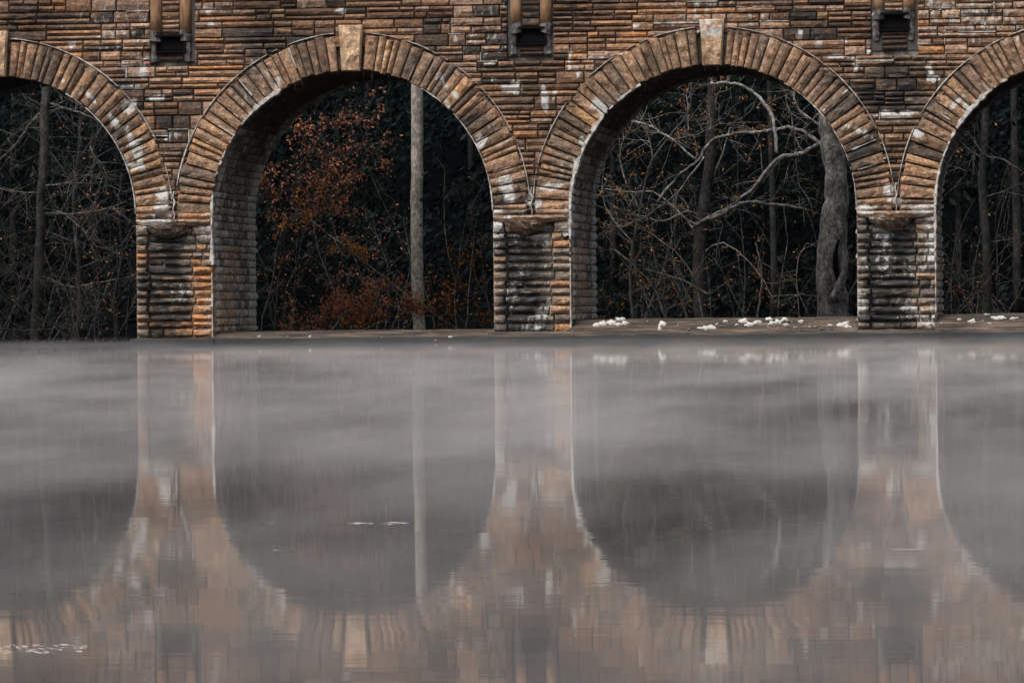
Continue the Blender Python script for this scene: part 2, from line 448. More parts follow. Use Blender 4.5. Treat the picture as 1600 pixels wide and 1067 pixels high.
while z < ZT-.02:
    H = RND.uniform(.26, .56) if z > 7.6 else RND.uniform(.22, .44)
    if z+H > ZT-.15: H = ZT-z
    x = -19.5 + RND.uniform(0, .5)
    while x < 19.5:
        L = RND.uniform(.45, 1.75)
        k = RND.random()
        n_ = 1 if (k < .27 and H < .44) else (2 if k < .8 else 3)
        if n_ == 3 and H < .38: n_ = 2
        cuts = [0]+sorted([(i+1)/n_+RND.uniform(-.13, .13)/n_*2 for i in range(n_-1)])+[1]
        for i in range(n_):
            za, zb = z+H*cuts[i], z+H*cuts[i+1]
            if n_ > 1 and L > .7 and RND.random() < .55:
                s = x+L*RND.uniform(.3, .7)
                put_stone(x, s, za, zb); put_stone(s, x+L, za, zb)
            elif n_ == 1 and L > 1.0:
                s = x+L*RND.uniform(.35, .65); put_stone(x, s, za, zb); put_stone(s, x+L, za, zb)
            else: put_stone(x, x+L, za, zb)
        x += L
    z += H
stones.sort(key=lambda s: (-s[1], -s[0]))
rest = MB()
for i, (a, vis, mb, wd) in enumerate(stones):
    if i < 300 and vis: mb.build('wall_stone', STONE, bridge)
    else:
        b = len(rest.v); rest.v += mb.v; rest.f += [tuple(j+b for j in f) for f in mb.f]
        for k in rest.a: rest.a[k] += mb.a[k]
rest.build('wall_rubble', STONE, bridge, kind='stuff')

# --- voussoirs and keystones
vous_rest = MB()
def vouss(mb, a, t0, t1, ri, ro, yf, tint, bev=.026, rough=.05, lime=True):
    g = .010/4.4
    t0 += g; t1 -= g
    def pt(t, r): return (a-r*math.cos(t), ZC+r*math.sin(t))
    # radial axis is the long one: bl,br along the radius
    j = lambda: RND.uniform(-.006, .006)/4
    q4 = (pt(t0+abs(j()), ri), pt(t0+abs(j()), ro+j()*6), pt(t1-abs(j()), ro+j()*6), pt(t1-abs(j()), ri))
    lf = limef if lime else None
    wf = lambda x, z: max(0, min(.7, (noise.noise(Vector((x*.6, 4, z*.6)))-.08)*2.2))
    quad_stone(mb, q4[::-1], yf, .34, tint, 8, 4, rough, bev, wf, lf, .55)
KH = .21/RO*1.0
for a in ARCH:
    vis = abs(a) < 20
    NV = 26
    for side in (0, 1):
        ws = [RND.uniform(.6, 1.35) for _ in range(NV)]
        tot = sum(ws); span = math.pi/2-.088
        t = 0.0
        for i in range(NV):
            dt = ws[i]/tot*span
            t0, t1 = (t, t+dt) if side == 0 else (math.pi-t-dt, math.pi-t)
            mid = (t0+t1)/2
            show = vis and (abs(a) < 10 or (a == -15 and mid > 1.45) or (a == 15 and mid < 1.0))
            mb = MB() if show else vous_rest
            tint = min(1, max(0, RND.betavariate(1.6, 1.6)))
            vouss(mb, a, t0, t1, RI+RND.uniform(-.02, .03), RO+RND.uniform(-.07, .02), -.075+RND.gauss(0, .022), tint)
            if show: mb.build('voussoir', VSTONE, bridge)
            t += dt
    # keystone: taller and prouder than its neighbours
    mb = MB()
    kx = a+.02
    q4 = ((kx-.255, ZC+RI-.03), (kx+.255, ZC+RI-.03), (kx+.34, ZC+RI+1.24), (kx-.34, ZC+RI+1.24))
    quad_stone(mb, q4, -.17, .42, RND.uniform(.1, .9), 5, 7, .05, .03, None, (lambda x, z: .9 if z > ZC+RI+.75 else .15) if a == 5 else (lambda x, z: .05))
    mb.build('keystone', KSTONE, bridge)
vous_rest.build('outer_arch_stones', VSTONE, bridge, kind='stuff')

# --- piers: quoins, the sunken middle panel, corbels
def pier_wet(p):
    def f(x, z):
        u = x-p; n_ = noise.noise(Vector((x*1.3, 5, z*.9)))
        mid = max(0, 1-abs(u+.25)/.85)
        lo = max(0, 1-abs(z-1.4)/1.9)
        w_ = mid*2.1*(.5+lo*.9) + n_*1.1
        if z < .25: w_ += (.25-z)*5
        if u > .48: w_ -= .55 if z > .25 else 0
        return max(0, min(1, w_))
    return f
pier_rest = MB()
for p in PIER:
    vis = abs(p) < 15; wf = pier_wet(p)
    lf = lambda x, z: max(0, min(1.5, max(stain(x, z), .22+1.0*noise.noise(Vector((x*1.5, 7, z*1.1)))+(.34 if p == 10 else .2 if p == 0 else 0)+(.15 if x-p > .7 else 0))))
    z = -.45; rows = []
    while z < 3.30:
        h = RND.uniform(.17, .285)
        if z+h > 3.2: h = 3.33-z
        rows.append((z, z+h)); z += h
    def one(xa, xb, za, zb, yf, t, nu=5):
        g = .008
        mb = MB() if vis else pier_rest
        quad_stone(mb, ((p+xa+g, za+g), (p+xb-g, za+g), (p+xb-g, zb-g), (p+xa+g, zb-g)), yf, .5-yf, t, nu, 4, .055, .035, wf, lf)
        if vis: mb.build('pier_stone', PSTONE, bridge)
    for (za, zb) in rows:
        l = -PW+RND.uniform(.30, .40); r = .50+RND.uniform(-.05, .14)
        jt = lambda q_=0: min(1, max(0, RND.gauss({-10: .66, 0: .5, 10: .42}.get(p, .5)+q_, .2)))
        one(-PW, l, za, zb, -.06+RND.gauss(0, .012), jt(), 3)
        if RND.random() < .25:
            s = RND.uniform(-.35, .15); one(l, s, za, zb, .05+RND.gauss(0, .015), jt()); one(s, r, za, zb, .05+RND.gauss(0, .015), jt())
        else: one(l, r, za, zb, .05+RND.gauss(0, .015), jt(), 7)
        if RND.random() < .25:
            s = r+.30; one(r, s, za, zb, -.05, jt(), 3); one(s, PW, za, zb, -.06, jt(), 3)
        else: one(r, PW, za, zb, -.06+RND.gauss(0, .012), jt(.2), 4)
    # springing course under the rings
    one(-PW, RND.uniform(-.15, .1), 3.47, 3.66, -.08, RND.uniform(.5, .95), 6); one(.1, PW, 3.47, 3.66, -.08, RND.uniform(.5, .95), 6)
    # corbel: a broken projecting slab over a bowl-shaped stone
    mb = MB(); NSEG = 13; vs = []; fs = []
    for i in range(NSEG):
        u = i/(NSEG-1); x = p-PW+.02+u*(2*PW-.04); e = math.sin(math.pi*u)
        j = noise.noise(Vector((x*3, p, 1)))*.03
        pr = -.10-.26*e+j*4.5
        j2 = noise.noise(Vector((x*7, p, 4)))*.05; vs += [(x, pr, 3.475+j*.3), (x, pr-.02, 3.41+j+j2), (x, pr*.75, 3.345-.06*e+j2), (x, .25, 3.30-.05*e), (x, .25, 3.475)]
    for i in range(NSEG-1):
        for k in range(5):
            a, b = 5*i+k, 5*i+(k+1) % 5; fs.append((a, b, b+5, a+5))
    fs += [(4, 3, 2, 1, 0), tuple(5*(NSEG-1)+k for k in range(5))]
    mb.add(vs, fs, .8, None, [max(stain(v[0], v[2]), .95-abs(v[0]-p+.45)) for v in vs]); mb.build('corbel', STONE, bridge, smooth=False)
    mb = MB(); vs = []; fs = []; NR = 5
    for i in range(NSEG):
        u = i/(NSEG-1); x = p-.80+u*(1.28); e = math.sin(math.pi*u)**.75
        for k in range(NR):
            v = k/(NR-1); j = noise.noise(Vector((x*4, p+v, v*3)))*.06+noise.noise(Vector((x*13, p+v*3, v*5)))*.04
            vs.append((x, -.03-.46*e*(1-v*v*.8)+j, 3.34-.03*e-v*(.05+.32*e)+j*.4))
        vs.append((x, .3, 3.28-(.03+.28*e))); vs.append((x, .3, 3.34))
    K = NR+2
    for i in range(NSEG-1):
        for k in range(K):
            a, b = K*i+k, K*i+(k+1) % K; fs.append((a, b, b+K, a+K))
    fs += [tuple(range(K))[::-1], tuple(K*(NSEG-1)+k for k in range(K))]
    mb.add(vs, fs, .6, [.55]*len(vs), [.62]*len(vs)); mb.build('bowl_stone', STONE, bridge)
for p in PIER:                                   # dark wet footing across the front of each pier
    hz = {-10: .17, 0: .27, 10: .24}.get(p, .2); m = MB(); n_ = 26; pr_ = [(-.62, -.5), (-.62, hz*.5), (-.5, hz*.85), (-.3, hz), (.0, hz+.01)]; vs = []; fs = []
    for i in range(n_+1):
        x = p-PW-.10+(2*PW+.20)*i/n_
        for k, (y, z) in enumerate(pr_): j = noise.noise(Vector((x*3, k*2, p)))*.03; vs.append((x, y+j, z+(j if k else 0)))
    K = len(pr_)
    for i in range(n_):
        for k in range(K-1): b = i*K+k; fs.append((b, b+K, b+K+1, b+1))
    m.add(vs, fs); m.build('pier_footing', SILL, bridge, smooth=True)
pier_rest.build('outer_pier_stones', STONE, bridge, kind='stuff')

# --- jamb and vault stones, laid along the depth of each opening (too narrow in view to pick apart)
def lining(a, sgn):
    mb = MB()
    def stone(F, t, wet, lime, nu=3, nv=3):
        vs, fs = grid_patch(F, nu, nv); mb.add(vs, fs, t, wet, lime)
    z = -.6
    s_ = 0.0
    TOT = (ZC+.6) + RI*math.pi/2
    row = 0
    while s_ < TOT-.05:
        h = RND.uniform(.18, .27); s2 = min(s_+h, TOT)
        y = .0 if row % 2 else .0; first = True
        while y < TH:
            l = RND.uniform(.3, .75) if not first else (.30 if row % 2 else .55)
            y2 = min(y+l, TH)
            if TH-y2 < .2: y2 = TH
            seed = RND.random()*50
            lift = RND.uniform(.0, .07)
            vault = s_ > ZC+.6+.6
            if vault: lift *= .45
            gg = .012
            def F(u, v, y=y, y2=y2, s_=s_, s2=s2, seed=seed, lift=lift):
                ss = s_+gg+(s2-s_-2*gg)*v; yy = y+gg+(y2-y-2*gg)*u
                e = (1 if 0 < u < 1 else 0)*(1 if 0 < v < 1 else 0)
                d = -.02 + (lift+noise.noise(Vector((yy*5+seed, ss*5, 0)))*.03+.012)*e
                if ss < ZC+.6: X = RI-d+.03; Z = ss-.6
                else:
                    th = (ss-ZC-.6)/RI; r = RI-d+.03; X = r*math.cos(th); Z = ZC+r*math.sin(th)
                return (a+sgn*X, yy, Z)
            backlit_end = y2 > TH-1.0  # back-edge stones, whitened to paint in the light from behind
            mz = s_-.6
            orange = (mz < 2.6 and .5 < y < 4.2 and noise.noise(Vector((y*.6, mz*.5, a))) > -.12)
            t = RND.uniform(.85, 1) if orange else (RND.uniform(.1, .9) if not vault else RND.uniform(.05, .7))
            vs, fs = grid_patch(F, 4, 4)
            if sgn < 0: pass
            mb.add(vs, fs, t, [.85 if vault and mz > 6.0 else (.2 if vault else .0)]*16 if not backlit_end else [.0]*16, [(1.15 if backlit_end or y < .9 else .68) if mz < 5 else (.7 if backlit_end or y < .5 else .3)]*16)
            y = y2; first = False
        s_ = s2; row += 1
    mb.build('lining_stones', INNER, bridge, kind='stuff')
for a in ARCH:
    if abs(a) < 20:
        lining(a, -1); lining(a, 1)

# --- drains: twin clay half pipes over a dark outlet box, in a sunken panel
for p in PIER:
    if abs(p) > 15: continue
    off = {-10: (0, 0), 0: (0, .06), 10: (0, .28)}[p]
    x0 = fx({-10: 267, 0: 830, 10: 1397}[p], 60)[0]; zb = 8.60+off[1]
    back = MB(); back.box((p-.62, .06, 7.86), (p+.62, .11, ZT)); back.build('drain_recess', DCONC, bridge)
    for s, cx_ in ((0, x0-.42), (1, x0+.41)):
        mb = MB(); pts = [(cx_, .06, zb+.06), (cx_, .06, 9.2), (cx_, .06, ZT)]
        mb.tube(pts, [.165, .165, .165], 16); mb.build('drain_pipe', CLAY, bridge, smooth=True)
        mb = MB()
        pts = [(cx_+RND.uniform(-.02, .02), .05, zb+.10-.07*i) for i in range(5)]
        mb.tube(pts, [.18*RND.uniform(.9, 1.08) for _ in pts], 9); mb.build('pipe_collar', GREY, bridge)
        mb = MB()
        cc = cx_ + (-.06 if s == 0 else .05)
        pts = [(cc+RND.uniform(-.02, .02), .07, zb-.15-.1*i) for i in range(7)]
        mb.tube(pts, [.11*RND.uniform(.75, 1.15) for _ in pts], 7); mb.build('broken_pipe_stub', GREY, bridge)
    # small stones between the pipes and below the box
    z = zb+.02
    while z < ZT-.1:
        h = RND.uniform(.12, .22)
        mb = MB(); quad_stone(mb, ((x0-.25, z+.01), (x0+.24, z+.01), (x0+.24, z+h-.01), (x0-.25, z+h-.01)), .02, .1, RND.random(), 4, 3, .03, .02, wall_wet, limef)
        mb.build('panel_stone', STONE, bridge); z += h
    z = 7.86
    while z < zb-.55:
        h = min(RND.uniform(.1, .16), max(.06, zb-.5-z))
        mb = MB(); quad_stone(mb, ((x0-.34, z+.008), (x0+.36, z+.008), (x0+.36, z+h-.008), (x0-.34, z+h-.008)), .02, .1, RND.random()*.4, 4, 3, .03, .02, lambda x, z: .55, None)
        mb.build('panel_stone', STONE, bridge); z += h
    bx = MB(); W2, Ht = .42, .50; zt = zb+.0
    bx.box((x0-W2, -.12, zt-.06), (x0+W2, .05, zt)); bx.box((x0-W2, -.10, zt-Ht), (x0+W2, .05, zt-Ht+.05))
    bx.box((x0-W2, -.10, zt-Ht+.05), (x0-W2+.05, .05, zt-.06)); bx.box((x0+W2-.05, -.10, zt-Ht+.05), (x0+W2, .05, zt-.06))
    bo = bx.build('outlet_box', IRON, bridge)
    bb = MB(); bb.box((x0-W2+.05, .03, zt-Ht+.05), (x0+W2-.05, .05, zt-.06)); bb.box((x0-W2+.05, -.05, zt-Ht+.11), (x0+W2-.05, -.02, zt-Ht+.14)); bb.build('outlet_grille', IRON, bo)

# --- lime crusts: on the ring edges, the joints and where water has run
lm = MB()
def ribbon(mb, pts, wid, y0, th=.03, gapf=0.25, seed=0):
    """thin raised crust along pts (x,z), broken by noise"""
    run = []
    def flush(run):
        if len(run) < 2: return
        vs = []; fs = []
        for i, (p, d, w_) in enumerate(run):
            nx, nz = -d[1], d[0]
            vs += [(p[0]-nx*w_, y0+th, p[1]-nz*w_), (p[0]-nx*w_*.6, y0, p[1]-nz*w_*.6), (p[0]+nx*w_*.6, y0, p[1]+nz*w_*.6), (p[0]+nx*w_, y0+th, p[1]+nz*w_)]
        for i in range(len(run)-1):
            for k in range(3): a = 4*i+k; fs.append((a, a+1, a+5, a+4))
        mb.add(vs, fs)
    for i in range(len(pts)):
        p = pts[i]; a = pts[max(0, i-1)]; b = pts[min(len(pts)-1, i+1)]
        dx, dz = b[0]-a[0], b[1]-a[1]; L = math.hypot(dx, dz) or 1
        nn = noise.noise(Vector((p[0]*1.1+seed, seed, p[1]*1.1)))+.5*noise.noise(Vector((p[0]*5+seed, seed, p[1]*5)))
        nn += .6*noise.noise(Vector((p[0]*13+seed, 2, p[1]*13))); w_ = wid*(1+1.5*nn)
        if nn < -.5+gapf or w_ < wid*.25: flush(run); run = []
        else: run.append((p, (dx/L, dz/L), w_))
    flush(run)
def arc(a, r, t0, t1, n=90): return [(a-r*math.cos(t0+(t1-t0)*i/n), ZC+r*math.sin(t0+(t1-t0)*i/n)) for i in range(n+1)]
for a in ARCH[1:5]:
    ribbon(lm, arc(a, RO+.035, .06, 1.48, 120), .012, -.10, .09, .04, a+3)
    ribbon(lm, arc(a, RO+.035, 1.66, 3.06, 120), .010, -.10, .09, .02, a+9)
    ribbon(lm, arc(a, RI+.01, .0, 1.05, 90), .045, -.125, .1, .05, a+5)
    ribbon(lm, arc(a, RI+.0, 2.1, 3.14, 90), .012, -.12, .1, -.05, a+7)
    ribbon(lm, [(a-RI-.02, 2.2+i*.05) for i in range(29)], .04, -.11, .08, .1, a+1)
    ribbon(lm, [(a-RI-.02, .0+i*.05) for i in range(44)], .018, -.10, .08, .0, a+2)
    # some radial joints
    for k in range(9):
        t = RND.choice([RND.uniform(.1, 1.3), RND.uniform(1.9, 3.0)])
        r0 = RND.uniform(RI, RI+.4); r1 = RND.uniform(r0+.3, RO)
        ribbon(lm, [(a-r*math.cos(t), ZC+r*math.sin(t)) for r in [r0+(r1-r0)*i/10 for i in range(11)]], .017, -.105, .06, -.2, k)
for p in PIER[2:5]:
    ribbon(lm, [(p+.02*math.sin(i*.9), 3.50+i*.05) for i in range(16)], .014, -.10, .09, -.05, p)
for (a, b) in limelines:
    n_ = max(3, int(math.hypot(b[0]-a[0], b[1]-a[1])/.06))
    if any(math.hypot(a[0]-c_, a[1]-ZC) < RO+.02 or math.hypot(b[0]-c_, b[1]-ZC) < RO+.02 for c_ in ARCH): continue
    if a[1] > 7.8 and any(min(a[0], b[0]) < p+.66 and max(a[0], b[0]) > p-.66 for p in PIER): continue
    ribbon(lm, [(a[0]+(b[0]-a[0])*i/n_, a[1]+(b[1]-a[1])*i/n_) for i in range(n_+1)], .013, -.042, .06, .05, a[0])
lm.build('lime_deposits', LIME, bridge, kind='stuff')
# small icicle-like drips under the crown of the rings
dm = MB()
for a in (-15, -5, 5, 15):
    for k in range(14):
        t = RND.uniform(1.0, 2.1); x = a-(RI-.02)*math.cos(t); z = ZC+(RI-.0)*math.sin(t); L = RND.uniform(.05, .22)
        dm.tube([(x, .1, z+.03), (x, .1, z-L*.5), (x, .1, z-L)], [.014, .01, .003], 5)
dm.build('lime_drips', GREY, bridge, kind='stuff')

# ------------------------------------------------------------------ spillway sills between the piers
SILLS = {-15: .06, -5: .34, 5: .60, 15: .66}
desc = {-15: 'lowest sill, barely above the water under the arch at the far left', -5: 'low brown concrete sill under the arch with the pale tree trunk',
        5: 'weathered concrete sill with big white foam clumps under the right of centre arch', 15: 'highest concrete sill under the arch cut by the right edge'}
for a, hz in SILLS.items():
    m = MB(); n_ = 60; prof = [(-.55, -.5), (-.55, hz*.10), (-.50, hz*.30), (-.34, hz*.40), (-.30, hz*.50), (-.1, hz*.62), (.25, hz*.84), (.8, hz*.97), (1.6, hz), (6.0, hz), (6.6, hz*.7), (7.0, -.8)]
    vs = []; fs = []
    for i in range(n_+1):
        x = a-RI-.04+(2*RI+.08)*i/n_
        for k, (y, z) in enumerate(prof):
            j = noise.noise(Vector((x*2.2, k*1.7, a)))*.035+noise.noise(Vector((x*9, k*2.7, a)))*.02
            vs.append((x, y+j*1.5, z+(j if k > 0 else 0)))
    K = len(prof)
    for i in range(n_):
        for k in range(K-1): b = i*K+k; fs.append((b, b+K, b+K+1, b+1))
    fs += [tuple(range(K)), tuple(n_*K+k for k in range(K))[::-1]]
    m.add(vs, fs)
    o = m.build('spillway_sill', SILL, smooth=True); tag(o, desc[a], 'sill', 'spillway sills under the arches')
def sill_pt(a, x, zt):
    hz = SILLS[a]
    prof = [(-.55, hz*.10), (-.50, hz*.30), (-.34, hz*.40), (-.30, hz*.50), (-.1, hz*.62), (.25, hz*.84), (.8, hz*.97), (1.6, hz)]
    for (y0, z0), (y1, z1) in zip(prof, prof[1:]):
        if z0 <= zt <= z1: return y0+(y1-y0)*(zt-z0)/(z1-z0+1e-9)
    return 1.6 if zt > hz else -.55
def foam_lump(mb, px, py, wpx, hpx):
    # lumpy foam: several overlapping flattened domes resting on the sloping face
    X, Z = fx(px, py); a = min(SILLS, key=lambda q_: abs(q_-X)); hz = SILLS[a]; Z = min(Z, hz*.97)
    y = sill_pt(a, X, Z); s = .0176
    W, Hh = wpx*s/2, hpx*s/2
    seed = RND.random()*50; nt_, nr = 20, 4; vs = []; fs = []
    for r in range(1, nr+1):
        for i in range(nt_):
            t = 2*math.pi*i/nt_; k = r/nr
            e = 1+.6*noise.noise(Vector((math.cos(t)*1.5+seed, math.sin(t)*1.5, 0)))+.55*noise.noise(Vector((math.cos(t)*4+seed, math.sin(t)*4, 0)))
            x = X+W*k*e*math.cos(t); z = Z+Hh*k*e*math.sin(t)
            bump = noise.noise(Vector((x*9, seed, z*9)))*.02
            vs.append((x, y-.012-(.045+bump)*(1-k**2.5)+.05*(k == 1)+(z-Z)*.35, z+.02*(1-k*k)))
    vs.append((X, y-.09, Z+.02))
    for r in range(nr-1):
        for i in range(nt_): j = (i+1) % nt_; fs.append((r*nt_+i, r*nt_+j, (r+1)*nt_+j, (r+1)*nt_+i))
    for i in range(nt_): fs.append((len(vs)-1, (i+1) % nt_, i))
    mb.add(vs, fs)
FO = [([(932, 509, 11, 9), (941, 507, 15, 10)], 'leftmost pair of white foam clumps on the sill beside the middle pier'),
      ([(956, 506, 15, 14)], 'tall rounded white foam clump, second from the middle pier'),
      ([(966, 508, 12, 8), (976, 506, 12, 9)], 'third white foam clump from the middle pier, low and double'),
      ([(1034, 508, 16, 10), (1032, 514, 7, 9)], 'lone small white foam clump standing apart on the grey sill'),
      ([(1107, 513, 27, 11)], 'widest flat white foam patch at the middle of the sill'),
      ([(1161, 503, 14, 12), (1172, 508, 18, 11), (1184, 504, 14, 7), (1152, 508, 7, 5)], 'ragged long white foam patch right of the widest one'),
      ([(1318, 508, 22, 12), (1326, 511, 14, 8)], 'dull grey white foam clump against the right hand pier base'),
      ([(1560, 498, 26, 11)], 'long oval foam patch on the highest sill near the right edge'),
      ([(1584, 498, 12, 7)], 'small foam clump at the right edge of the highest sill'),
      ([(1519, 503, 11, 11)], 'heart shaped foam clump on the highest sill'),
      ([(1541, 492, 10, 5)], 'small foam clump on the rim of the highest sill')]
for parts, lab in FO:
    m = MB()
    for p_ in parts: foam_lump(m, *p_)
    tag(m.build('foam_clump', FOAM_AND_GLINT, smooth=True), lab, 'foam', 'white foam clumps on the spillway sills')
m = MB()
for (px, py, s_) in [(487, 527, 5), (452, 527, 3), (407, 526, 5), (600, 527, 3), (706, 527, 5), (685, 532, 3), (1132, 503, 6), (1078, 515, 3), (1205, 506, 8), (1215, 504, 12), (1228, 508, 7), (1243, 512, 4),
                     (1266, 511, 4), (1274, 511, 3), (1297, 509, 6), (1200, 500, 10), (1345, 519, 3), (1455, 507, 3), (1472, 506, 4), (1499, 500, 6), (1536, 502, 3), (1547, 506, 5), (1010, 503, 3), (1060, 508, 3),
                     (965, 500, 12), (1120, 507, 4), (1250, 503, 8), (1225, 500, 9)]:
    foam_lump(m, px, py, s_*1.4, s_*.9)
for k in range(40):
    px = RND.uniform(1195, 1330); foam_lump(m, px, 505+RND.uniform(-6, 9), RND.uniform(1.5, 5), RND.uniform(1, 3))
m.build('foam_flecks', FOAM_AND_GLINT, smooth=True)['kind'] = 'stuff'

# ------------------------------------------------------------------ vegetation beyond the bridge
def wander(pts, sub=5, amp=.05, rnd=RND):
    """smooth a polyline of points and give it small kinks"""
    out = []; P_ = [Vector(p) for p in pts]; n_ = len(P_)
    for i in range(n_-1):
        p0, p1, p2, p3 = P_[max(0, i-1)], P_[i], P_[i+1], P_[min(n_-1, i+2)]
        for k in range(sub):
            t = k/sub
            q_ = .5*((2*p1)+(p2-p0)*t+(2*p0-5*p1+4*p2-p3)*t*t+(3*p1-p0-3*p2+p3)*t**3)
            if out: q_ = q_+Vector((rnd.uniform(-amp, amp), rnd.uniform(-amp, amp), rnd.uniform(-amp, amp)))
            out.append(q_)
    out.append(P_[-1]); return out
def taper(n_, r0, r1): return [r0+(r1-r0)*(i/(n_-1))**.8 for i in range(n_)]
def twigs(mb, path, r, count, L, depth=2, rnd=RND, droop=0., spread=1.0, tips=None):
    n_ = len(path)
    for _ in range(count):
        i = rnd.randrange(max(1, n_//5), n_); p = Vector(path[i])
        d = (Vector(path[min(i+1, n_-1)])-Vector(path[max(i-1, 0)]))
        d = d.normalized() if d.length > 1e-6 else Vector((0, 0, 1))
        side = Vector((rnd.gauss(0, 1), rnd.gauss(0, .6), rnd.gauss(0, 1))).normalized()
        v = (d*rnd.uniform(.2, 1)+side*spread+Vector((0, 0, -droop))).normalized()
        l = L*rnd.uniform(.35, 1.2); pts = [p]; k = 5
        for s in range(k):
            v = (v+Vector((rnd.gauss(0, .13), rnd.gauss(0, .13), rnd.gauss(0, .13)-droop*.1))).normalized()
            pts.append(pts[-1]+v*l/k)
        rr = r*rnd.uniform(.5, 1)
        mb.tube(pts, taper(len(pts), rr, rr*.35), 4)
        if tips is not None: tips.extend(pts[2:])
        if depth > 1: twigs(mb, pts, rr*.6, max(2, count//5 if depth > 2 else 3), l*.55, depth-1, rnd, droop, spread, tips)
def leaves(mb, pts, n_, spread, size, rnd=RND, tmin=0, tmax=1, squash=1., clump=0):
    if clump: pts = rnd.sample(list(pts), max(4, int(len(pts)*clump)))
    for _ in range(n_):
        p = Vector(rnd.choice(pts)) + Vector((rnd.gauss(0, spread), rnd.gauss(0, spread), rnd.gauss(0, spread*squash)))
        a = Vector((rnd.gauss(0, 1), rnd.gauss(0, 1), rnd.gauss(0, 1))).normalized()
        b = a.orthogonal().normalized(); b = (b*math.cos(rnd.random()*6)+a.cross(b)*math.sin(rnd.random()*6)).normalized()
        s = size*rnd.uniform(.5, 1.3); c_ = a*s*.12
        mb.add([p-b*s, p+a.cross(b)*s*.45+c_, p+b*s, p-a.cross(b)*s*.45+c_], [(0, 1, 2, 3)], rnd.uniform(tmin, tmax))
def pl(Y, *xy, dy=0): return [at(x, y, Y+dy*i/max(1, len(xy)-1)) for i, (x, y) in enumerate(xy)]
PXM = lambda Y: (CD+Y)/FPX           # metres per pixel at depth Y

# pale straight trunk in the second arch
Y = 14
t = thing('bare_tree', 'tall straight pale grey trunk rising through the left of centre arch', 'tree', tuple(at(656, 517, Y)))
L0 = Vector(t.location)
def loc(o): o.location = -Vector(o.parent.location); return o
m = MB(); path = wander(pl(Y, (657, 540), (655, 515), (652, 430), (651, 330), (652, 240), (652, 120), (653, 0), (655, -120)), 6, .012)
m.tube(path, [PXM(Y)*w_ for w_ in [12, 11.5, 11, 10.5, 10.2, 10]+[9.6]*(len(path)-6)], 12)
loc(m.build('trunk', BARK_PALE, t, smooth=True))
m = MB(); 
for k in range(12):
    z = RND.uniform(12, 18); p = at(653, 0, Y); p.z = z
    twigs(m, [p, p+Vector((0, 0, .2))], .05, 3, 3.5, 3)
loc(m.build('twigs', BARK_TWIG, t, kind='stuff'))
m = MB()
for k, yy in enumerate((312, 440, 352, 250)):       # knots on the trunk
    p = at(652+(-4 if k % 2 else 4), yy, Y-.12); m.tube([p+Vector((0, .06, 0)), p+Vector((0, -.03, .0))], [.07, .04], 7)
loc(m.build('knot', BARK_GREY, t, kind='stuff'))

m = MB()
for yy, sd_ in ((275, 1), (372, -1), (180, -1)):
    p = at(652, yy, Y); m.tube([p, p+Vector((sd_*.22, -.05, .05)), p+Vector((sd_*.34, -.08, .12))], [.035, .025, .012], 6)
loc(m.build('branch_stub', BARK_GREY, t, kind='stuff'))
# crown of rust leaves, upper left of the second arch
def leafy_shrub(name, lab, cat, base, stems, Y, mat, nleaf, size, spread, group=None, bmat=BARK_GREY, tw=8, twl=1.1, r=.03, tm=(0, 1)):
    t = thing(name, lab, cat, tuple(base), group)
    lf = MB(); tips = []
    tws = MB()
    for s in stems:
        path = wander(s, 5, .04)
        m = MB(); m.tube(path, taper(len(path), r, r*.3), 6)
        loc(m.build('stem', bmat, t, smooth=True))
        twigs(tws, path, r*.45, tw, twl, 2, tips=tips)
    if tws.v: loc(tws.build('twigs', bmat, t, kind='stuff'))
    if nleaf: leaves(lf, tips, nleaf*3//4, spread*.75, size, RND, *tm, clump=.10); leaves(lf, tips, nleaf//5, spread, size*.8, RND, *tm); loc(lf.build('leaves', mat, t, kind='stuff'))
    return t
leafy_shrub('leafy_tree', 'young tree with rust red leaves filling the upper left of the second arch', 'tree', at(425, 520, 12),
            [pl(12, (430, 520), (438, 420), (455, 330), (470, 260), (478, 190)), pl(12, (455, 330), (500, 270), (545, 235), (580, 225)),
             pl(12, (445, 390), (420, 330), (415, 280)), pl(12, (470, 260), (500, 215), (520, 190)), pl(12, (450, 350), (480, 320), (520, 320)), pl(12, (465, 290), (500, 300), (540, 270))],
            12, LEAF_RUST, 2700, .065, .16, tw=16, twl=1.15, r=.035, tm=(0, .92))
leafy_shrub('leaning_sapling', 'thin grey sapling leaning right across the second arch with orange leaf tufts', 'tree', at(722, 520, 11),
            [pl(11, (455, 325), (492, 348), (540, 388), (590, 425), (640, 466), (700, 505), (722, 522))[::-1]], 11, LEAF_ORANGE, 420, .065, .10, bmat=BARK_TWIG, tw=10, twl=.8, r=.045, tm=(.2, 1))
leafy_shrub('low_shrub', 'low rust leaved shrub spreading along the sill left of the pale trunk', 'shrub', at(570, 520, 9.5),
            [pl(9.5, (560, 522), (540, 490), (520, 470)), pl(9.5, (580, 522), (580, 480), (600, 455)), pl(9.5, (600, 522), (630, 490), (650, 470)), pl(9.5, (520, 522), (500, 500), (480, 505)), pl(9.5, (570, 522), (560, 500), (555, 470))],
            9.5, LEAF_RUST, 2600, .07, .12, tw=14, twl=.9, r=.02)
leafy_shrub('low_shrub', 'orange and rust leaved shrub right of the pale trunk beside the middle pier', 'shrub', at(700, 520, 10.5),
            [pl(10.5, (690, 522), (700, 470), (740, 410), (760, 380)), pl(10.5, (700, 522), (720, 480), (750, 440)), pl(10.5, (690, 522), (680, 480), (672, 440)), pl(10.5, (720, 522), (745, 500), (765, 490)), pl(10.5, (700, 480), (690, 440), (710, 400))],
            10.5, LEAF_ORANGE, 700, .06, .14, tw=12, twl=.8, r=.025, tm=(0, .9))
